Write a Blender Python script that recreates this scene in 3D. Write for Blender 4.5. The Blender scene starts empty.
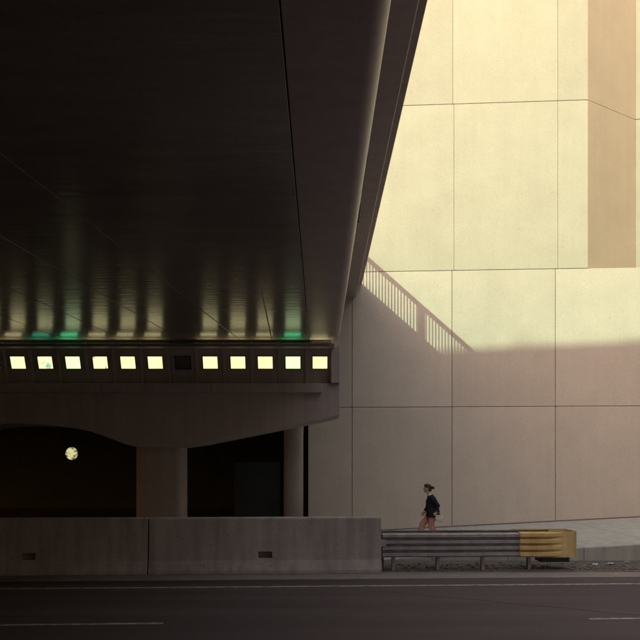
import bpy, bmesh, math, random
from mathutils import Vector, Matrix
R = math.radians
random.seed(7)
S = bpy.context.scene
COL = S.collection

# ------------------------------------------------------------------ camera
F, HOR, CAMZ = 800.0, 465.0, 2.4          # focal length and horizon in photo pixels, eye height in metres
cd = bpy.data.cameras.new('camera'); cam = bpy.data.objects.new('camera', cd); COL.objects.link(cam)
cam.location = (0, 0, CAMZ); cam.rotation_euler = (R(90), 0, 0)
cd.sensor_width = 36; cd.lens = F / 640 * 36; cd.shift_y = (HOR - 320) / 640; cd.clip_end = 5000
S.camera = cam
# ------------------------------------------------------------------ light
SUN = Vector((.6, 1.0, -.543)).normalized()
w = bpy.data.worlds.new('World'); S.world = w; w.use_nodes = True
nt = w.node_tree; bg = nt.nodes['Background']
sk = nt.nodes.new('ShaderNodeTexSky'); sk.sky_type = 'NISHITA'; sk.sun_disc = False
sk.sun_elevation = math.asin(-SUN.z); sk.sun_rotation = math.atan2(-SUN.x, -SUN.y)
sk.dust_density = 1.0; sk.ozone_density = 0; sk.air_density = 2.2
tint = nt.nodes.new('ShaderNodeMix'); tint.data_type = 'RGBA'; tint.blend_type = 'MULTIPLY'; tint.inputs[0].default_value = 1
tint.inputs[7].default_value = (1.50, 1.10, 1.02, 1)        # warm cast of the photograph, the same over the whole sky
nt.links.new(sk.outputs[0], tint.inputs[6]); nt.links.new(tint.outputs[2], bg.inputs[0]); bg.inputs[1].default_value = .15
sd = bpy.data.lights.new('sun', 'SUN'); so = bpy.data.objects.new('sun', sd); COL.objects.link(so)
so.rotation_euler = SUN.to_track_quat('-Z', 'Y').to_euler(); so.location = (-20, -30, 40)
sd.energy = 2.0; sd.angle = R(.4); sd.color = (.56, .72, .45)
S.view_settings.view_transform = 'Standard'; S.view_settings.look = 'None'
S.view_settings.exposure = 1.2; S.view_settings.gamma = 1

# ------------------------------------------------------------------ materials
def mat(name, c1, c2=None, rough=.85, scale=1.5, bump=.15, bscale=60, spec=.3, metal=0, streak=0, stretch=(1, 1, 1),
        tone=0, pock=0, speck=0):
    m = bpy.data.materials.new(name); m.use_nodes = True
    n = m.node_tree; L = n.links.new; p = n.nodes['Principled BSDF']
    p.inputs['Roughness'].default_value = rough; p.inputs['Metallic'].default_value = metal
    p.inputs['Specular IOR Level'].default_value = spec
    c2 = c2 or tuple(v * .75 for v in c1)
    g = n.nodes.new('ShaderNodeNewGeometry')
    mp = n.nodes.new('ShaderNodeMapping'); mp.inputs['Scale'].default_value = stretch
    L(g.outputs['Position'], mp.inputs[0])
    nz = n.nodes.new('ShaderNodeTexNoise'); nz.inputs['Scale'].default_value = scale
    nz.inputs['Detail'].default_value = 9; nz.inputs['Roughness'].default_value = .65
    L(mp.outputs[0], nz.inputs['Vector'])
    rp = n.nodes.new('ShaderNodeValToRGB')
    rp.color_ramp.elements[0].position = .32; rp.color_ramp.elements[1].position = .68
    rp.color_ramp.elements[0].color = (*c2, 1); rp.color_ramp.elements[1].color = (*c1, 1)
    L(nz.outputs[0], rp.inputs[0]); out = rp.outputs[0]
    def mul(a, fac_out, lo, hi, p0, p1):
        r2 = n.nodes.new('ShaderNodeMapRange'); r2.inputs[1].default_value = p0; r2.inputs[2].default_value = p1
        r2.inputs[3].default_value = lo; r2.inputs[4].default_value = hi
        L(fac_out, r2.inputs[0])
        v = n.nodes.new('ShaderNodeVectorMath'); v.operation = 'SCALE'
        L(a, v.inputs[0]); L(r2.outputs[0], v.inputs['Scale']); return v.outputs[0]
    if streak:
        m2 = n.nodes.new('ShaderNodeMapping'); m2.inputs['Scale'].default_value = (3.2, 3.2, .16); L(g.outputs['Position'], m2.inputs[0])
        n2 = n.nodes.new('ShaderNodeTexNoise'); n2.inputs['Scale'].default_value = 1.3; n2.inputs['Detail'].default_value = 6
        L(m2.outputs[0], n2.inputs['Vector']); out = mul(out, n2.outputs[0], 1 - streak, 1 + .15 * streak, .3, .6)
    if tone:
        oi = n.nodes.new('ShaderNodeObjectInfo'); out = mul(out, oi.outputs['Random'], 1 - tone, 1 + tone * .6, 0, 1)
    if pock:
        n4 = n.nodes.new('ShaderNodeTexNoise'); n4.inputs['Scale'].default_value = 14; n4.inputs['Detail'].default_value = 3
        L(g.outputs['Position'], n4.inputs['Vector']); out = mul(out, n4.outputs[0], 1, 1 - pock, .62, .75)
    if speck:
        n5 = n.nodes.new('ShaderNodeTexNoise'); n5.inputs['Scale'].default_value = 90; n5.inputs['Detail'].default_value = 2
        L(g.outputs['Position'], n5.inputs['Vector']); out = mul(out, n5.outputs[0], 1 - speck, 1 + speck, .35, .65)
    L(out, p.inputs['Base Color'])
    if bump:
        n3 = n.nodes.new('ShaderNodeTexNoise'); n3.inputs['Scale'].default_value = bscale; n3.inputs['Detail'].default_value = 5
        L(mp.outputs[0], n3.inputs['Vector'])
        b = n.nodes.new('ShaderNodeBump'); b.inputs['Strength'].default_value = bump; b.inputs['Distance'].default_value = .01
        L(n3.outputs[0], b.inputs['Height']); L(b.outputs[0], p.inputs['Normal'])
    return m
def glow(name, col, strength, dark=None, scale=5, thr=.6, soft=.06):
    m = bpy.data.materials.new(name); m.use_nodes = True
    n = m.node_tree; L = n.links.new; p = n.nodes['Principled BSDF']
    p.inputs['Base Color'].default_value = (.3, .29, .24, 1); p.inputs['Roughness'].default_value = .4
    p.inputs['Emission Strength'].default_value = strength
    p.inputs['Emission Color'].default_value = (*col, 1)
    if dark:
        g = n.nodes.new('ShaderNodeNewGeometry')
        nz = n.nodes.new('ShaderNodeTexNoise'); nz.inputs['Scale'].default_value = scale; nz.inputs['Detail'].default_value = 4
        L(g.outputs['Position'], nz.inputs['Vector'])
        rp = n.nodes.new('ShaderNodeValToRGB'); rp.color_ramp.elements[0].position = thr; rp.color_ramp.elements[1].position = thr + soft
        rp.color_ramp.elements[0].color = (*col, 1); rp.color_ramp.elements[1].color = (*dark, 1)
        L(nz.outputs[0], rp.inputs[0]); L(rp.outputs[0], p.inputs['Emission Color'])
    return m
M = {}
M['wall'] = mat('wall_concrete', (.60, .55, .47), (.54, .495, .42), rough=.9, scale=.9, bump=.12, bscale=45, streak=.03, tone=.06, pock=.16, speck=.16)
M['wallpink'] = mat('pink_wall_concrete', (.66, .50, .37), (.60, .45, .33), rough=.9, scale=.9, bump=.12, bscale=45, streak=.03, speck=.08)
M['wall_dimmed'] = mat('upper_wall_dimmed', (.51, .475, .395), (.465, .43, .355), rough=.9, scale=.9, bump=.12, bscale=45, streak=.03, tone=.06, pock=.16, speck=.16)  # wall concrete darkened in colour to offset sky light on the upper rows
M['back'] = mat('joint_mortar', (.22, .19, .17), rough=.95)
M['soffit'] = mat('soffit_concrete', (.27, .215, .205), (.20, .16, .15), rough=.21, scale=1.1, bump=.45, bscale=2.6, spec=1.0, stretch=(.6, 3.0, 1), tone=.10, pock=.25)
M['girder'] = mat('girder_concrete', (.45, .37, .355), (.38, .31, .295), rough=.36, scale=1.4, bump=.15, bscale=6, spec=.4, streak=.1, pock=.2)
M['cap'] = mat('cap_concrete', (.46, .40, .38), (.40, .345, .325), rough=.8, scale=1.2, bump=.12, bscale=40, streak=.10, pock=.15)
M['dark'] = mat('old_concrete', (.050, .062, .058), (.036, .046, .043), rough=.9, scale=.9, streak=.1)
M['barrier'] = mat('barrier_concrete', (.48, .43, .405), (.39, .35, .325), rough=.88, scale=1.2, bump=.25, bscale=40, streak=.28, pock=.38, speck=.12)
M['walk'] = mat('walkway_concrete', (.46, .46, .41), (.37, .37, .33), rough=.9, scale=1.8, bump=.2, bscale=50, streak=.2, speck=.08)
M['gutter'] = mat('gutter_concrete', (.30, .25, .22), (.22, .185, .16), rough=.9, scale=2.2, bump=.25, bscale=50, speck=.15)
M['asphalt'] = mat('asphalt', (.088, .058, .071), (.046, .031, .038), rough=.72, scale=1.2, bump=.5, bscale=120, stretch=(.07, 1, 1), speck=.45, pock=.2, spec=.35)
M['paint'] = mat('worn_road_paint', (.55, .50, .47), (.11, .09, .09), rough=.8, scale=7, bump=.2, speck=.2)
M['dirt'] = mat('dirt', (.16, .135, .12), (.085, .07, .062), rough=.95, scale=6, bump=.6, bscale=40, speck=.4)
M['stone'] = mat('gravel', (.32, .29, .26), (.12, .105, .095), rough=.9, scale=9, tone=.4)
M['steel'] = mat('galvanised_steel', (.46, .44, .45), (.32, .30, .31), rough=.5, scale=5, bump=.05, spec=.5, metal=.25, streak=.25)
M['darksteel'] = mat('dark_steel', (.06, .06, .065), rough=.6, spec=.4)
M['yellow'] = mat('yellow_paint', (.76, .58, .27), (.64, .47, .20), rough=.5, scale=6, bump=.05, streak=.18, spec=.4)
M['paper'] = mat('litter_paper', (.75, .73, .68), rough=.8)
M['brickb'] = mat('facade_render', (.78, .72, .66), (.66, .61, .55), rough=.85, scale=.6, streak=.2)  # pale so the unseen front throws light back into the shade
M['glass'] = mat('office_glass', (.03, .035, .04), rough=.1, spec=.5, bump=0)
M['leaf'] = mat('leaf', (.07, .11, .04), (.04, .07, .025), rough=.6)
M['ground'] = mat('ground', (.15, .135, .12), (.10, .09, .08), rough=.95, scale=.5)
M['skin'] = mat('skin', (.55, .36, .27), (.50, .32, .24), rough=.55, scale=20, bump=0)
M['hair'] = mat('hair', (.045, .025, .02), (.025, .015, .012), rough=.5, scale=60, bump=.4, stretch=(1, 1, .3))
M['navy'] = mat('navy_knit', (.016, .020, .034), (.010, .013, .022), rough=.85, scale=20, bump=.3, bscale=150)
M['pink'] = mat('dusty_pink_cotton', (.52, .29, .235), (.44, .235, .19), rough=.85, scale=9, bump=.2, bscale=60)
M['white'] = mat('white_cotton', (.72, .70, .66), rough=.8, scale=12)
M['bagm'] = mat('cream_leather', (.66, .61, .50), (.56, .51, .41), rough=.55, scale=8)
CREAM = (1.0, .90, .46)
M['pane'] = glow('lit_pane', CREAM, .60, (.72, .62, .30), scale=2.3, thr=.42, soft=.35)  # glow standing in for daylight through the openings
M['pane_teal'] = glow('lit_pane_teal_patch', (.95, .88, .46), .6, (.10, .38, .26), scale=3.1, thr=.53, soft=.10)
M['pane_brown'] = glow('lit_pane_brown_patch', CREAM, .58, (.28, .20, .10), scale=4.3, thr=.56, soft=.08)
M['pane_mint'] = glow('lit_pane_mint', (.70, .90, .46), .66)  # tinted green to colour its reflection in the soffit
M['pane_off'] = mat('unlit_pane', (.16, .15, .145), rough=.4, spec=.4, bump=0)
M['strip_y'] = glow('added_glow_strip', CREAM, 1.3)  # for added strips, out of sight, that brighten the soffit reflections
M['strip_g'] = glow('added_green_strip', (.12, .80, .34), 2.3)
M['strip_t'] = glow('added_teal_strip', (.08, .50, .28), 1.7)
M['lens'] = glow('mottled_disc', (.85, .80, .40), .36, (.10, .09, .03), scale=13, thr=.46, soft=.16)  # mottled glow standing in for sunlit foliage

# ------------------------------------------------------------------ helpers
class MB:
    """collects shapes in one bmesh; build() links them as one mesh object"""
    def __init__(s): s.bm = bmesh.new()
    def box(s, x0, x1, y0, y1, z0, z1, bev=0):
        return s.prism([(x0, y0), (x1, y0), (x1, y1), (x0, y1)], z0, z1, 'z', bev)
    def prism(s, poly, a, b, axis='z', bev=0):
        f = {'z': lambda p, t: (p[0], p[1], t), 'y': lambda p, t: (p[0], t, p[1]), 'x': lambda p, t: (t, p[0], p[1])}[axis]
        v0 = [s.bm.verts.new(f(p, a)) for p in poly]; v1 = [s.bm.verts.new(f(p, b)) for p in poly]
        fs = [s.bm.faces.new(v0), s.bm.faces.new(v1[::-1])]
        k = len(poly)
        for i in range(k): fs.append(s.bm.faces.new((v0[i], v1[i], v1[(i + 1) % k], v0[(i + 1) % k])))
        bmesh.ops.recalc_face_normals(s.bm, faces=fs)
        if bev:
            ed = list({e for q in fs for e in q.edges})
            bmesh.ops.bevel(s.bm, geom=ed, offset=bev, segments=2, affect='EDGES', profile=.5)
        return s
    def loft(s, rings, cap=True):
        """rings: list of lists of points, equal counts"""
        vr = [[s.bm.verts.new(p) for p in r] for r in rings]; n = len(rings[0]); fs = []
        for a, b in zip(vr, vr[1:]):
            for i in range(n): fs.append(s.bm.faces.new((a[i], a[(i + 1) % n], b[(i + 1) % n], b[i])))
        if cap: fs += [s.bm.faces.new(vr[0][::-1]), s.bm.faces.new(vr[-1])]
        bmesh.ops.recalc_face_normals(s.bm, faces=fs); return s
    def tube(s, pts, rad, n=12):
        """tapered tube; rad items are r or (r_side, r_depth)"""
        pts = [Vector(p) for p in pts]; rings = []
        for i, p in enumerate(pts):
            d = (pts[min(i + 1, len(pts) - 1)] - pts[max(i - 1, 0)]).normalized()
            u = Vector((1, 0, 0)); u = (u - d * u.dot(d))
            if u.length < .1: u = Vector((0, 1, 0)) - d * d.y
            u.normalize(); v = d.cross(u)
            r = rad[i] if isinstance(rad[i], tuple) else (rad[i], rad[i])
            rings.append([p + u * (math.cos(t) * r[0]) + v * (math.sin(t) * r[1]) for t in (2 * math.pi * k / n for k in range(n))])
        return s.loft(rings)
    def grid(s, rows):
        vr = [[s.bm.verts.new(p) for p in r] for r in rows]
        for a, b in zip(vr, vr[1:]):
            for i in range(len(a) - 1): s.bm.faces.new((a[i], a[i + 1], b[i + 1], b[i]))
        return s
    def ball(s, c, r, sub=2):
        r = r if isinstance(r, tuple) else (r, r, r)
        bmesh.ops.create_icosphere(s.bm, subdivisions=sub, radius=1, matrix=Matrix.Translation(c) @ Matrix.Diagonal((*r, 1)))
        return s
    def mesh(s, name):
        me = bpy.data.meshes.new(name); s.bm.to_mesh(me); s.bm.free(); return me
    def build(s, name, m, parent=None, smooth=False):
        me = s.mesh(name); me.materials.append(M[m])
        if smooth:
            for p in me.polygons: p.use_smooth = True
        return link(name, me, parent)
def link(name, data, parent=None):
    o = bpy.data.objects.new(name, data); COL.objects.link(o); o.parent = parent; return o
def tag(o, label, cat, group=None):
    o['label'] = label; o['category'] = cat
    if group: o['group'] = group
    return o
def struct(o): o['kind'] = 'structure'; return o
def empty(name, loc=(0, 0, 0), rz=0):
    o = link(name, None); o.location = loc; o.rotation_euler = (0, 0, rz); return o
def cut(o, x0, x1, y0, y1, z0, z1):
    """cut a real recess into a mesh object (boolean applied at once)"""
    c = MB().box(x0, x1, y0, y1, z0, z1).build('cutter', 'dark')
    md = o.modifiers.new('b', 'BOOLEAN'); md.object = c; md.operation = 'DIFFERENCE'; md.solver = 'EXACT'
    mw = o.matrix_world.copy(); o.matrix_world = Matrix()
    par = o.parent; o.parent = None
    dg = bpy.context.evaluated_depsgraph_get(); dg.update()
    me = bpy.data.meshes.new_from_object(o.evaluated_get(dg)); o.modifiers.clear()
    o.data = me; o.parent = par; bpy.data.objects.remove(c)

RZ = .053          # the road's heading: slightly nearer on the left
def road_empty(name): return empty(name, (0, 0, 0), RZ)

# ------------------------------------------------------------------ ground, road
struct(MB().grid([[(-900, -900, -.03), (900, -900, -.03)], [(-900, 900, -.03), (900, 900, -.03)]]).build('ground', 'ground'))
def flat(name, m, u0, u1, v0, v1, z, n=1):
    o = MB().grid([[(u0 + (u1 - u0) * i / n, v0, z), (u0 + (u1 - u0) * i / n, v1, z)][::-1] for i in range(n + 1)]).build(name, m)
    o.rotation_euler.z = RZ; return o
struct(flat('road', 'asphalt', -90, 90, -2.0, 16.75, 0))
struct(flat('gutter', 'gutter', -90, 90, 16.75, 18.1, .004))
struct(flat('edge_line', 'paint', -90, 90, 15.72, 15.86, .004))
for u0, u1 in ((-5.6, -1.73), (4.85, 8.7), (-15, -11.4)): struct(flat('lane_line', 'paint', u0, u1, 12.16, 12.28, .004))
m_ = MB(); pts_ = [(u, 15.2 - (u - 1.2) * .62 + .05 * math.sin(u * 5) + .02 * math.sin(u * 23)) for u in [1.2 + .1 * i for i in range(45)]]
m_.grid([[(u, v - .012, .003), (u, v + .012, .003)][::-1] for u, v in pts_]); M['tar'] = mat('tar', (.02, .017, .017), rough=.5)
struct(m_.build('tar_seam', 'tar'))
# kerb step on the near side behind the photographer
struct(flat('pavement', 'gutter', -90, 90, -9, -2.0, .0042))

struct(MB().grid([[(1.0, 17.9, .008), (60, 17.9, .008)], [(1.0, 20.1, .008), (60, 20.1, .008)]]).build('dirt_verge', 'dirt'))
struct(MB().grid([[(-60, 18.2, .006), (.95, 18.2, .006)], [(-60, 24.2, .006), (.95, 24.2, .006)]]).build('concrete_apron', 'walk'))
# raised walkway: a ramp that climbs to the right along the big wall
def rampz(x): return max(.02, .09 + (x - 2.1) * .058)
mb = MB()
xs = [.9 + i * 1.9 for i in range(12)]
mb2 = []
walk = struct(link('walkway', None))
for i in range(len(xs) - 1):
    a, b = xs[i] + .006, xs[i + 1] - .006
    m = MB(); r = []
    for x in (a, b):
        yb = 28.3 - .07 * x
        r.append([(x, 20.0, -.2), (x, 20.0, rampz(x) - .03), (x, 20.03, rampz(x)), (x, yb, rampz(x)), (x, yb, -.2)])
    m.loft(r).build('slab', 'walk', walk)
    MB().loft([[(x, 28.235 - .07 * x, rampz(x) - .1), (x, 28.235 - .07 * x, rampz(x) + .04), (x, 28.26 - .07 * x, rampz(x) + .04), (x, 28.26 - .07 * x, rampz(x) - .1)] for x in (a, b)]).build('shadow_gap_strip', 'back', walk)  # dark strip standing in for the shadow gap along the wall
struct(MB().grid([[(-60, 24.2, .0), (.9, 24.2, .0)], [(-60, 46, .0), (.9, 46, .0)]]).build('floor_under_bridge', 'dirt'))

# ------------------------------------------------------------------ the big panelled wall
WA = -math.atan(.07)
wall = empty('retaining_wall', (0, 28.25, 0), WA)
tag(wall, 'tall panelled cream concrete wall behind the walkway, its upper part in sunlight', 'wall')
def wx(p):
    k = (p - 320) / F; return k * 28.25 / (1 + .07 * k) / math.cos(WA)
rows = [-.3, 4.43, 9.19, 15.0, 20.6]
J = .008
def panel(x0, x1, z0, z1, y=0, th=.16, j=J):
    MB().box(x0 + j, x1 - j, y, y + th, z0 + J, z1 - J, .012).build('panel', 'wall' if z0 < 9 else 'wall_dimmed', wall)
low = [wx(p) for p in (308, 352, 452, 555.5, 659, 763, 867, 971)]
for r in (0, 1):
    for a, b in zip(low, low[1:]): panel(a, b, rows[r], rows[r + 1])
up = [wx(p) for p in (308, 352, 454, 558, 588)]
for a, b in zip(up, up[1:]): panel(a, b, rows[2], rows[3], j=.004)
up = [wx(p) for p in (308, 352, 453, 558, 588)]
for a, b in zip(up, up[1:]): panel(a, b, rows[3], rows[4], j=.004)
fx, bx_, dep = wx(588), wx(588) + 2.15, 1.75
nx, ny = dep / math.hypot(dep, 2.25) * .16, 2.25 / math.hypot(dep, 2.25) * .16
for r in (2, 3):
    MB().prism([(fx, .004), (bx_, dep), (bx_ - nx, dep + ny), (fx - nx, ny)], rows[r] + J, rows[r + 1] - J).build('angled_panel', 'wallpink', wall)
    x = bx_
    for k in range(4): panel(x, x + 3.6, rows[r], rows[r + 1], dep - .03); x += 3.6
MB().box(low[0] + .02, low[-1], .1, 3.0, -.3, rows[2] - .003).build('backing', 'back', wall)
MB().prism([(low[0] + .02, .1), (fx - .06, .1), (bx_ - .1, dep + .1), (low[-1], dep + .1), (low[-1], 3.0), (low[0] + .02, 3.0)], rows[2], rows[4] - .1).build('backing', 'back', wall)
MB().box(low[0] - .03, fx + .05, -.06, .4, rows[4], rows[4] + .25, .02).build('coping', 'wall', wall)
# wall returning into the dark under the bridge
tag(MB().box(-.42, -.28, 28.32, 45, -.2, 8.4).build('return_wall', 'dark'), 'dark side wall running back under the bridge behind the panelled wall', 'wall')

# ------------------------------------------------------------------ the bridge over the camera
SZ = 5.84           # underside
br = empty('bridge_deck', (0, 0, 0))
tag(br, 'dark concrete bridge deck overhead with a rounded girder edge and overhanging slab', 'bridge')
# edge girder with rounded lower corner
prof = [(-.29, SZ), (.38, SZ)] + [(.38 + .17 * math.sin(t), SZ + .17 - .17 * math.cos(t)) for t in (R(a) for a in range(10, 91, 10))] + [(.55, 8.3), (-.29, 8.3)]
g = MB().prism(prof, -1, 21.97, 'y').build('edge_girder', 'girder', br)
for p in g.data.polygons: p.use_smooth = abs(p.normal.y) < .5
g.data.polygons.foreach_get
m = g.modifiers.new('es', 'EDGE_SPLIT'); m.split_angle = R(25)
# soffit panels, joints running slightly askew
lines = [-2.2 - 1.6 * k for k in range(9)]
def skew(x, y): return x - .1 * (22 - y)
ya, yb = -1, 21.97
def sof(poly): MB().prism(poly, SZ, SZ + .12, 'z', .006).build('soffit_panel', 'soffit', br)
gp = .009
ysplit = [-1, 4.6, 10.2, 15.7, 21.97]
for y0, y1 in zip(ysplit, ysplit[1:]):
    sof([(skew(-2.2, y0) + gp, y0), (-.305 , y0), (-.305, y1), (skew(-2.2, y1) + gp, y1)] if y1 < 21 else
        [(skew(-2.2, y0) + gp, y0 ), (-1.16, y0 ), (-1.33, y1), (skew(-2.2, y1) + gp, y1)])
sof([(-1.145, 15.7), (-.305, 15.7), (-.305, 21.97), (-1.315, 21.97)])
for a, b in zip(lines, lines[1:]):
    sof([(skew(b, ya) + gp, ya), (skew(a, ya) - gp, ya), (skew(a, yb) - gp, yb), (skew(b, yb) + gp, yb)])
MB().box(-60, -.29, -1, 27.95, SZ + .05, 8.3).build('deck_body', 'dark', br)
MB().box(-60, -.45, 27.95, 46, 5.0, 8.3).build('deck_body', 'dark', br)
MB().box(-60, 1.26, -1, 28.12, 8.3, 8.78, .015).build('overhang_slab', 'girder', br)
MB().box(1.262, 1.46, -1, 28.12, 8.70, 8.80, .012).build('edge_beam', 'girder', br)
dr = MB().tube([(.535, 11.9, 6.02), (.56, 11.9, 6.2), (.60, 11.9, 8.3)], [.05, .05, .05]).build('drain_pipe', 'darksteel', br)
MB().box(.46, .565, 9.3, 10.6, 6.0, 6.14, .01).build('drain_outlet', 'darksteel', br)
# railing along the deck edge; its shadow falls on the wall
rail = MB().box(1.32, 1.40, 6, 28.12, 9.85, 10.0, .01).build('railing', 'dark', br)
bal = MB().box(-.01, .01, -.025, .025, 8.77, 9.885).mesh('baluster'); bal.materials.append(M['dark'])
for i in range(66):
    y = 27.86 - i * .19
    if any(abs(y - c) < .24 for c in (24.35, 19.2)): continue
    o = link('baluster', bal, rail); o.location = (1.36, y, 0)
for c in (24.35, 19.2): MB().box(1.32, 1.40, c - .16, c + .16, 8.77, 9.885).build('railing_post', 'dark', rail)
# unseen abutment behind the camera, its length set to darken the left
tag(MB().box(-60, -3, -1.6, -1.02, -.1, 8.28).build('abutment', 'dark'), 'dark concrete abutment out of view on the near side, shading the left', 'wall')

# ------------------------------------------------------------------ pier: crossbeam on columns
pier = empty('bridge_pier', (0, 22, 0))
tag(pier, 'haunched concrete crossbeam on columns under the bridge, carrying the lit windows', 'pier')
D = 22.15
def px(p, d=D): return (p - 320) / F * d
def pz(q, d=D): return CAMZ + (HOR - q) / F * d
yf = D - 22
under = [(340, 415), (320, 420), (260, 432), (200, 444), (182, 446.5), (170, 447.5), (150, 447.5), (137, 447), (124, 444), (108, 437.5), (90, 431.5), (70, 427.5),
         (45, 424.5), (20, 423.5), (0, 424), (-20, 426), (-50, 434), (-80, 446), (-92, 448), (-400, 448)]
poly = [(px(a), pz(b)) for a, b in under] + [(px(-400), 4.66), (px(340), 4.66)]
b = MB().prism(poly, yf, yf + 1.7, 'y', 0).build('crossbeam', 'cap', pier)
md = b.modifiers.new('bev', 'BEVEL'); md.width = .02; md.segments = 2; md.limit_method = 'ANGLE'
MB().box(px(331), px(340), yf - .13, yf + 1.7, 4.662, 6.9, .015).build('end_block', 'cap', pier)
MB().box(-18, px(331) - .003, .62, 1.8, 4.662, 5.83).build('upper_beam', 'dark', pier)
# ledge strip in lengths
for a, b_ in ((322, 212), (211.7, 103), (102.7, -10), (-10.3, -120)):
    MB().box(px(b_), px(a), -.03, .45, pz(392.5, 22), pz(383.5, 22), .012).build('ledge', 'cap', pier)
# lip where the soffit meets the pier, lowered to hide the glow strips
MB().box(-18, px(334), -.35, .05, SZ - .235, SZ - .19, .01).build('lip', 'girder', pier)
MB().box(-18, px(334), -.385, -.352, SZ - .24, SZ - .145, .008).build('lip_rim', 'soffit', pier)  # added rim that keeps the glow strips out of view
for a, b_, d, nm in ((135, 182, 22.7, 'column'), (-92, -45, 22.7, 'column')):
    x0, x1 = px(a, d), px(b_, d)
    pts = []
    for cx, cy, a0 in ((x1 - .2, d - 22 + .2, -90), (x1 - .2, d - 22 + .9, 0), (x0 + .2, d - 22 + .9, 90), (x0 + .2, d - 22 + .2, 180)):
        pts += [(cx + .2 * math.cos(R(a0 + t)), cy + .2 * math.sin(R(a0 + t))) for t in range(0, 91, 9)]
    o = MB().prism(pts, -.05, pz(447, D) + .25).build(nm, 'cap', pier, True)
    o.modifiers.new('es', 'EDGE_SPLIT').split_angle = R(30)
c = MB(); c.tube([(px(293.5, 24.6), 2.6, z) for z in (-.05, 3.0, 3.3, 3.55, 3.9)], [.30, .30, .30, .31, .34], 24)
o = c.build('round_column', 'cap', pier, True)
# ribs between the windows, on the sloping face
TH = math.atan2(1.12, -.5)
def slope_frame(o): o.rotation_euler = (TH, 0, 0)
bays = [-37, -8.0, 18, 45.3, 73, 100.3, 128, 155.3, 183, 210.3, 238, 265.3, 293, 320]
SY, SZ0 = .50, 4.67
edges_ = [(a + b_) / 2 for a, b_ in zip(bays, bays[1:])]
for e in [-51] + edges_:
    r = MB().box(-.035, .035, 0, 1.20, -.05, .07, .012).build('rib', 'cap', pier)
    r.location = (px(e, 22.25), SY, SZ0); slope_frame(r)
# ------------------------------------------------------------------ the bright windows: glowing panes stand in for daylight beyond
desc = {-37: None, -8.0: 'lit square window cut off by the left edge of the photo',
 18: 'leftmost fully visible lit square window above the crossbeam',
 45.3: 'lit square window with a green patch in its lower corner',
 73: 'lit square window with a green fringe and strongest green reflection above it',
 100.3: 'lit square window with small brown patches, third left of the unlit window',
 128: 'lit square window two bays left of the unlit window',
 155.3: 'lit square window directly left of the unlit window',
 183: 'only unlit dark square window in the row',
 210.3: 'lit square window directly right of the unlit window',
 238: 'lit square window two bays right of the unlit window',
 265.3: 'lit square window third from the right end of the row',
 293: 'second lit square window from the right, with green reflection above',
 320: 'lit square window at the right end of the row'}
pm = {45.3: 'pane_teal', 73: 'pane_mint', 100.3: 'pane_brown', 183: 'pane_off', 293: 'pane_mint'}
sm = {45.3: 'strip_t', 73: 'strip_g', 293: 'strip_g'}
for bx in bays:
    if desc[bx] is None: continue
    t = link('square_window', None); t.location = (px(bx, 22.25), SY, SZ0); t.location.y += 22; slope_frame(t)
    tag(t, desc[bx], 'window', 'row of square windows above the crossbeam')
    hw, hh, c0 = .225, .20, .63
    hx = .345
    f = MB()                                    # plate with a square opening
    f.box(-hx, -hw, .0, 1.18, -.09, 0); f.box(hw, hx, .0, 1.18, -.09, 0)
    f.box(-hw, hw, .0, c0 - hh, -.09, 0); f.box(-hw, hw, c0 + hh, 1.18, -.09, 0)
    f.build('surround', 'cap', t)
    fr = MB(); e = .022
    fr.box(-hw, -hw + e, c0 - hh, c0 + hh, -.06, .012); fr.box(hw - e, hw, c0 - hh, c0 + hh, -.06, .012)
    fr.box(-hw + e, hw - e, c0 - hh, c0 - hh + e, -.06, .012); fr.box(-hw + e, hw - e, c0 + hh - e, c0 + hh, -.06, .012)
    fr.build('frame', 'darksteel', t)
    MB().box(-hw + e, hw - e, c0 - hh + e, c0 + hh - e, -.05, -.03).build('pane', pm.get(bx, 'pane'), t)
    if bx != 183:                               # added strip hidden on the lip, its glow colours the soffit reflections
        o = MB().box(-.22, .22, -.13, .13, 0, .006).build('reflection_strip', sm.get(bx, 'strip_y'), t)
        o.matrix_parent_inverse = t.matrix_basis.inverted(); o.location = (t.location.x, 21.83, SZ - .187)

# dark interior under the bridge
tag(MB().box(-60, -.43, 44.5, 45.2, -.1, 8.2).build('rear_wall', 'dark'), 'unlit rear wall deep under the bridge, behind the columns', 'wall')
d = empty('steel_door', (px(257, 30), 30, 0)); tag(d, 'barely visible dark steel door cabinet behind the round column', 'cabinet')
w2 = 46 / 2 / F * 30
MB().box(-w2, w2, 0, .8, -.02, pz(462, 30), .02).build('body', 'dark', d)
MB().box(-w2 + .08, w2 - .08, -.03, -.003, .12, pz(462, 30) - .08, .01).build('door', 'dark', d)
MB().box(w2 - .35, w2 - .2, -.08, -.033, 1.0, 1.06).build('handle', 'dark', d)
# round bright disc: its glow stands in for sunlit trees, fittings added
lx, ld = px(72, 23.2), 23.2
l = empty('round_disc', (lx, ld, pz(453.5, ld))); tag(l, 'small round bright disc with a mottled glow in the dark arch opening', 'disc')
ring = [[(math.cos(t) * r, y, math.sin(t) * r) for t in (2 * math.pi * k / 32 for k in range(32))] for r, y in ((.12, .2), (.205, .08), (.205, -.03), (.182, -.03))]
MB().loft(ring, True).build('housing', 'darksteel', l)
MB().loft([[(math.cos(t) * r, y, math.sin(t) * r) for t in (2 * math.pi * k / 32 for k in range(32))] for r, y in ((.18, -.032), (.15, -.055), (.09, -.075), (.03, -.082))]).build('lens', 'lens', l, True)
MB().tube([(0, .1, .15), (0, .1, .5), (0, .1, pz(424) - pz(453.5, ld) + .3)], [.025] * 3).build('stem', 'darksteel', l)

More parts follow.
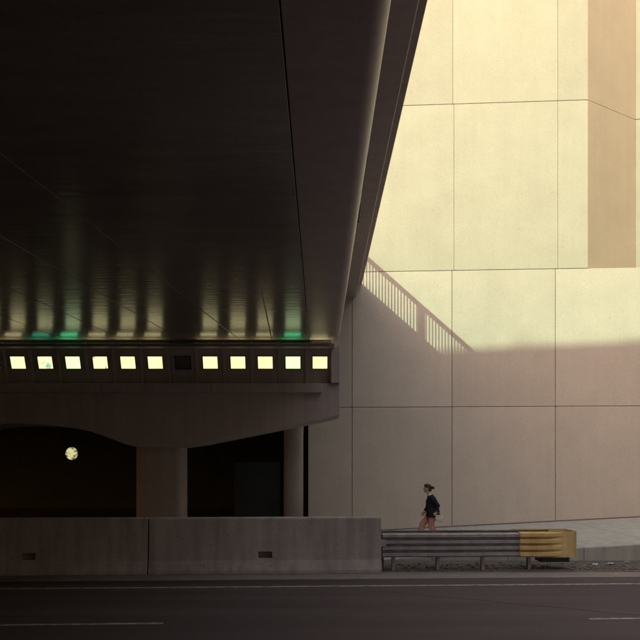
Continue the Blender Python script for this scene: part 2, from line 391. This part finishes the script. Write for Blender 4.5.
# ------------------------------------------------------------------ concrete barrier
def barrier(u0, u1, label, slots):
    prof = [(17.62, 0), (17.62, .08), (17.70, .30), (17.76, 1.20), (17.78, 1.235), (18.06, 1.235), (18.08, 1.20), (18.16, .30), (18.24, .08), (18.24, 0)]
    o = MB().prism(prof, u0, u1, 'x').build('concrete_barrier', 'barrier')
    for s in slots: cut(o, s - .15, s + .15, 17.4, 17.95, .34, .48)
    md = o.modifiers.new('bev', 'BEVEL'); md.width = .018; md.segments = 2; md.limit_method = 'ANGLE'; md.angle_limit = R(40)
    o.rotation_euler.z = RZ
    tag(o, label, 'barrier', 'concrete roadside barriers')
def bu(p, v=17.7):      # photo column -> distance along the road at the barrier line
    k = (p - 320) / F; c, s = math.cos(RZ), math.sin(RZ)
    return v * (k * c + s) / (c - k * s) if True else 0
barrier(bu(148) + .012, bu(381.5), 'concrete roadside barrier between the guardrail and the vertical joint, with one drain slot', [bu(265)])
barrier(bu(-130), bu(148) - .012, 'concrete roadside barrier running off the left edge in deep shade', [bu(28)])

# ------------------------------------------------------------------ guardrail crash cushion
gr = road_empty('crash_cushion'); tag(gr, 'grey corrugated steel guardrail with a yellow nose at the roadside', 'guardrail')
G0, G1, GN = bu(378), bu(523), bu(579.5)
VF = 17.93           # front rail plane
def quad(z0, z1, amp, n=4, taper=1.0):
    pts = []; h = (z1 - z0) / n
    for k in range(n):
        b0 = z0 + k * h
        for f, a in ((0, 0), (.14, 0), (.30, 1), (.70, 1), (.86, 0)): pts.append((b0 + f * h, a * amp))
    pts.append((z1, 0)); return pts
ZB, ZT = .315, .875
def railpanel(u0, u1, v, sgn, lift, name='rail_panel'):
    rows_ = []
    for u in (u0, u0 + .02, u1 - .14, u1):
        amp = .085 if u < u1 - .01 else .085
        rows_.append([(u - (.10 * a / .085 if u == u1 else 0), v - sgn * (a * amp / .085 + lift), z) for z, a in quad(ZB, ZT, .085)])
    o = MB().grid(rows_).build(name, 'steel', gr)
    s = o.modifiers.new('s', 'SOLIDIFY'); s.thickness = .012; s.offset = 0
    return o
us = [G0 + .12 + (G1 - G0 - .12) * k / 3 for k in range(4)]
for k in range(3):
    for v, sg in ((VF, 1), (VF + .62, -1)):
        railpanel(us[k], us[k + 1] + .16, v, sg, .016 * (k % 2))
MB().box(G0 - .02, G0 + .2, VF - .10, VF - .02, .56, .72, .01).build('end_bracket', 'steel', gr)
MB().box(G0 + .1, G0 + .16, VF, VF + .62, .0, .86, .008).build('end_plate', 'darksteel', gr)
for p in (393, 437, 482, 528):
    u = bu(p, 18.1)
    ps = MB(); ps.box(u - .035, u + .035, VF + .07, VF + .082, 0, .84); ps.box(u - .035, u + .035, VF + .19, VF + .202, 0, .84); ps.box(u - .006, u + .006, VF + .082, VF + .19, 0, .84)
    ps.build('post', 'steel', gr)
    MB().box(u - .03, u + .03, VF + .202, VF + .60, .35, .84).build('diaphragm', 'darksteel', gr)
for u in us[1:3]:
    for z in (.525, .665):
        MB().tube([(u + .06, VF - .02, z), (u + .06, VF - .045, z)], [.018, .018], 8).build('bolt', 'steel', gr)
# yellow nose: corrugated panels that flatten out, then a wrapped end
rows_ = []
W = .62
NL = GN - G1
def nosecol(u, v, nrm, k):
    return [(u + nrm[0] * a * k, v + nrm[1] * a * k, z) for z, a in quad(ZB - .01, ZT + .015, .085)]
for u, k in ((G1 - .03, 1), (G1 + NL * .3, 1), (G1 + NL * .42, .85), (G1 + NL * .54, .6), (G1 + NL * .65, .3), (G1 + NL * .74, .02), (GN - .10, 0)): rows_.append(nosecol(u, VF - .022 - .07 * min(1, max(0, (u - G1) / NL / .75)), (0, -1), k))
v0 = VF - .092; r = .10
for a in range(15, 91, 15): rows_.append(nosecol(GN - .10 + r * math.sin(R(a)), v0 + r - r * math.cos(R(a)), (0, 0), 0))
v1 = VF + W + .092
for a in range(0, 91, 15): rows_.append(nosecol(GN - .10 + r * math.cos(R(a)), v1 - r + r * math.sin(R(a)), (0, 0), 0))
for u, k in ((GN - .4, 0), (G1 + NL * .7, .4), (G1 + NL * .5, 1), (G1 - .03, 1)): rows_.append(nosecol(u, VF + W + .022 + .07 * min(1, max(0, (u - G1) / NL)), (0, 1), k))
n = MB().grid(rows_).build('nose', 'yellow', gr)
s = n.modifiers.new('s', 'SOLIDIFY'); s.thickness = .014
MB().box(G1 + .5, GN - .12, VF + .05, VF + .5, .18, .30, .02).build('skid', 'darksteel', gr)
MB().box(G1 + .1, GN - .3, VF + .15, VF + .5, .34, .80, .02).build('cartridge', 'darksteel', gr)
for z in (.50, .64, .385):
    MB().box(G1 + .09, G1 + .15, VF - .04, VF - .02, z - .015, z + .015).build('bolt', 'darksteel', n)

# ------------------------------------------------------------------ gravel, litter
st = MB(); rnd = random.Random(3)
for i in range(1200):
    u = rnd.uniform(1.2, 9.0); v = 18.0 + abs(rnd.gauss(0, .8)); r = rnd.choice((.008, .01, .012, .015, .015, .02, .035)) * rnd.uniform(.7, 1.3)
    if v > 19.6: continue
    bmesh.ops.create_icosphere(st.bm, subdivisions=1, radius=1, matrix=Matrix.Translation((u, v + .03 * u, .008 + r * .3)) @ Matrix.Rotation(rnd.uniform(0, 6), 4, 'Z') @ Matrix.Diagonal((r * rnd.uniform(.7, 1.6), r, r * rnd.uniform(.4, .8), 1)))
g = st.build('gravel', 'stone'); g['kind'] = 'stuff'; g['label'] = 'loose gravel and grit along the verge behind the guardrail'; g['category'] = 'gravel'
def scrap(p, q, sz, label, m='paper'):
    d_ = F * (CAMZ - .03) / (q - HOR); x = (p - 320) / F * d_
    rr = []; rn = random.Random(int(p))
    for i in range(5): rr.append([(x + (i / 4 - .5) * sz + rn.uniform(-.02, .02), d_ + (j / 4 - .5) * sz * .8 + rn.uniform(-.02, .02), .02 + rn.uniform(0, .3 * sz)) for j in range(5)])
    o = MB().grid(rr).build('paper_scrap', m); s = o.modifiers.new('s', 'SOLIDIFY'); s.thickness = .004
    tag(o, label, 'litter', 'litter on the verge')
scrap(611, 564, .16, 'largest crumpled white paper scrap on the verge right of the yellow nose')
scrap(595, 564.5, .11, 'small pale paper scrap on the verge nearest the yellow nose')
scrap(627, 562, .09, 'tiny pale paper scrap on the verge near the right edge')

# ------------------------------------------------------------------ woman walking
PX, PY = 3.27, 23.5
PZ = rampz(PX)
pr = empty('person', (PX, PY, PZ), R(180)); pr.scale = (1.04,) * 3; tag(pr, 'person in dark jacket and dusty pink trousers walking left along the walkway', 'person')
# local axes: x forward, y to the person's left; the empty is turned so that x points to -X
def L_(f, s, z): return (f, s, z)
b = MB()
b.tube([(-.03, 0, .80), (-.03, 0, .90), (-.01, 0, 1.0), (.01, 0, 1.12), (.02, 0, 1.24), (.045, 0, 1.30)], [(.12, .15), (.125, .165), (.10, .13), (.115, .15), (.09, .16), (.05, .07)], 16)
b.tube([(.045, 0, 1.27), (.075, 0, 1.35), (.10, 0, 1.42)], [.052, .047, .05])
b.ball((.115, 0, 1.50), (.098, .075, .118), 3)                   # skull
b.ball((.145, 0, 1.435), (.062, .055, .058), 2)                   # jaw
b.tube([(.19, 0, 1.515), (.212, 0, 1.49), (.222, 0, 1.468), (.20, 0, 1.46)], [.010, .013, .018, .012], 8)   # nose
b.tube([(.196, .02, 1.43), (.203, 0, 1.43), (.196, -.02, 1.43)], [.008, .010, .008], 8)                     # mouth
b.ball((.185, 0, 1.395), (.028, .026, .02), 1)                    # chin
for s in (1, -1):
    b.ball((.105, .077 * s, 1.485), (.022, .014, .034), 2)        # ears
legs = {1: [(-.03, .085, .84), (.02, .09, .45), (-.15, .085, .13)], -1: [(-.03, -.085, .84), (.23, -.09, .47), (.36, -.085, .10)]}
for s, (h, k, a) in legs.items(): b.tube([h, tuple((h[i] + k[i]) / 2 for i in range(3)), k, tuple((k[i] * .65 + a[i] * .35) for i in range(3)), a], [.085, .075, .055, .055, .036])
b.tube([(-.17, .085, .14), (-.14, .085, .075), (-.06, .085, .035), (.02, .085, .03)], [.035, .038, (.03, .042), (.02, .035)])
b.tube([(.34, -.085, .10), (.35, -.085, .055), (.43, -.085, .06), (.51, -.085, .085)], [.036, .040, (.03, .042), (.02, .034)])
arms = {1: [(.02, .165, 1.25), (-.15, .225, 1.02), (-.10, .235, .84)], -1: [(.02, -.165, 1.25), (.04, -.21, .99), (.17, -.19, .82)]}
for s, (h, k, a) in arms.items():
    b.tube([h, k, a], [.048, .04, .027])
    d = (Vector(a) - Vector(k)).normalized(); fw = Vector((1, 0, 0)); fw = (fw - d * fw.dot(d)).normalized()
    pc = Vector(a) + d * .05
    b.tube([Vector(a), pc, Vector(a) + d * .09], [(.026, .018), (.040, .017), (.038, .014)])
    for q, (o_, ln) in enumerate(((.030, .065), (.010, .075), (-.010, .070), (-.030, .055))):
        base = Vector(a) + d * .085 + fw * o_; inn = Vector((0, -s, 0))
        b.tube([base, base + d * ln * .5 + inn * .008, base + d * ln * .75 + inn * .03, base + d * ln * .65 + inn * .05], [.0095, .009, .0085, .007], 8)
    th = Vector(a) + d * .03 + fw * .03
    b.tube([th, th + d * .03 + fw * .025, th + d * .06 + fw * .022 + Vector((0, -s, 0)) * .02], [.012, .011, .008], 8)
body = b.build('body', 'skin', pr)
md = body.modifiers.new('r', 'REMESH'); md.mode = 'VOXEL'; md.voxel_size = .006; md.use_smooth_shade = True
md = body.modifiers.new('sm', 'SMOOTH'); md.iterations = 3; md.factor = .5
for s in (1, -1):
    MB().ball((.193, .032 * s, 1.505), (.009, .013, .008), 1).build('eye', 'hair', body)
def cloth(mb, name, m, parent, vox=.009, it=6):
    o = mb.build(name, m, parent)
    md = o.modifiers.new('r', 'REMESH'); md.mode = 'VOXEL'; md.voxel_size = vox; md.use_smooth_shade = True
    md = o.modifiers.new('sm', 'SMOOTH'); md.iterations = it; md.factor = .5
    if name in ('jacket', 'trousers', 'hair'):
        tx = bpy.data.textures.get('folds') or bpy.data.textures.new('folds', 'CLOUDS'); tx.noise_scale = .09
        md = o.modifiers.new('d', 'DISPLACE'); md.texture = tx; md.strength = .035; md.mid_level = .45
    return o
j = MB()
j.tube([(-.06, 0, .70), (-.05, 0, .80), (-.03, 0, .92), (-.01, 0, 1.05), (.005, 0, 1.18), (.02, 0, 1.26), (.04, 0, 1.305)], [(.20, .245), (.195, .235), (.18, .20), (.165, .17), (.145, .18), (.10, .165), (.06, .085)], 20)
for s, (h, k, a) in arms.items():
    e = Vector(k).lerp(Vector(a), .86)
    j.tube([h, Vector(h).lerp(Vector(k), .5), k, e], [.075, .075, .066, .052])
cloth(j, 'jacket', 'navy', pr)
t = MB()
t.tube([(-.03, 0, .68), (-.03, 0, .76), (-.03, 0, .92)], [(.14, .16), (.145, .17), (.13, .15)], 16)
for s, (h, k, a) in legs.items():
    e = Vector(k).lerp(Vector(a), .90)
    t.tube([h, Vector(h).lerp(Vector(k), .5), k, Vector(k).lerp(e, .5), e], [.10, .10, .092, .088, .085])
cloth(t, 'trousers', 'pink', pr)
h = MB(); h.ball((.085, 0, 1.525), (.105, .085, .105), 3); h.ball((.055, 0, 1.47), (.07, .078, .07), 2)
h.ball((-.045, 0, 1.515), (.048, .045, .042), 2); h.ball((.15, 0, 1.585), (.05, .065, .035), 2)
cloth(h, 'hair', 'hair', body, .007, 4)
c = MB(); c.tube([(.035, 0, 1.27), (.065, 0, 1.325), (.072, 0, 1.345)], [(.075, .085), (.062, .065), (.060, .062)], 14); c.build('collar', 'white', pr, True)
e = Vector(arms[-1][1]).lerp(Vector(arms[-1][2]), .80); c = MB(); c.tube([e, Vector(arms[-1][2]) + Vector((.012, 0, -.015))], [.046, .043]); c.build('cuff', 'white', pr, True)
for nm, pts in (('shoe', [(-.20, .085, .115), (-.155, .085, .055), (-.07, .085, .03), (.03, .085, .03)]), ('shoe', [(.325, -.085, .075), (.36, -.085, .04), (.43, -.085, .05), (.525, -.085, .085)])):
    c = MB(); c.tube(pts, [.040, .05, (.036, .05), (.024, .04)]); cloth(c, nm, 'white', pr, .007, 3)
# hand bag held by the near hand
bgx = Vector(arms[1][2]) 
bag = empty('handbag', (PX - (bgx.x - .10) * 1.04, PY - bgx.y * 1.04, PZ + .695), 0)
tag(bag, 'cream rounded handbag held in the hand of the walking person', 'bag')
rg = []
for y, k in ((-.045, .82), (-.038, .97), (0, 1), (.038, .97), (.045, .82)):
    rg.append([(math.cos(t) * .135 * k, y, math.sin(t) * .115 * k * (1 if math.sin(t) < 0 else .85)) for t in (2 * math.pi * q / 28 for q in range(28))])
MB().loft(rg).build('pouch', 'bagm', bag, True)
MB().tube([(-.09, 0, .07), (-.10, 0, .13), (-.06, 0, .165), (.0, 0, .15), (.05, 0, .09)], [.009] * 5, 8).build('handle', 'bagm', bag, True)
MB().box(-.012, .012, -.049, -.044, .03, .045, .002).build('clasp', 'bagm', bag)

# ------------------------------------------------------------------ unseen building added behind the camera, its roof line shades the lower wall
BY = -16.0
zt = 6.32 + (28.0 - BY) * .543
ob = empty('shading_building', (-20, BY, 0)); tag(ob, 'added office block behind the viewpoint, out of view, shading the street', 'building')
MB().box(-50, 50, -14, 0, -.1, zt - .6).build('body', 'brickb', ob)
MB().box(-50.3, 50.3, -.35, .15, zt - .6, zt, .02).build('parapet', 'brickb', ob)
for f in range(8):
    MB().box(-49, 49, .003, .05, 1.6 + f * 3.3, 2.6 + f * 3.3).build('window_band', 'glass', ob)
oc = empty('added_block', (26, 5, 0)); tag(oc, 'added tall plain block beyond the right edge, out of view, holding back sky light', 'building')  # added block out of view, holds back sky light from the right
MB().box(0, 14, -16, 24, -.1, 27).build('body', 'dark', oc)
MB().box(-.15, 14.1, -16.1, 24.1, 27.003, 27.6, .02).build('parapet', 'dark', oc)
rn = random.Random(5)
for k, x in enumerate((-28, -24.9, -23.5, -19.0, -14.5, -11.5, -8)):
    fol = MB(); hgt = rn.uniform(.08, .22)
    for i in range(160):
        c = Vector((rn.gauss(0, .45), rn.gauss(0, .25), abs(rn.gauss(0, hgt * .5)))); q = rn.uniform(.04, .08)
        u = Vector((rn.uniform(-1, 1), rn.uniform(-1, 1), rn.uniform(-1, 1))).normalized(); v = u.orthogonal().normalized()
        vs = [fol.bm.verts.new(c + u * q * a + v * q * .5 * b_) for a, b_ in ((-1, 0), (0, -1), (1, 0), (0, 1))]; fol.bm.faces.new(vs)
    o = fol.build('roof_planting', 'leaf', ob); o.location = (x + 20, -.1, zt - .02); o['kind'] = 'stuff'
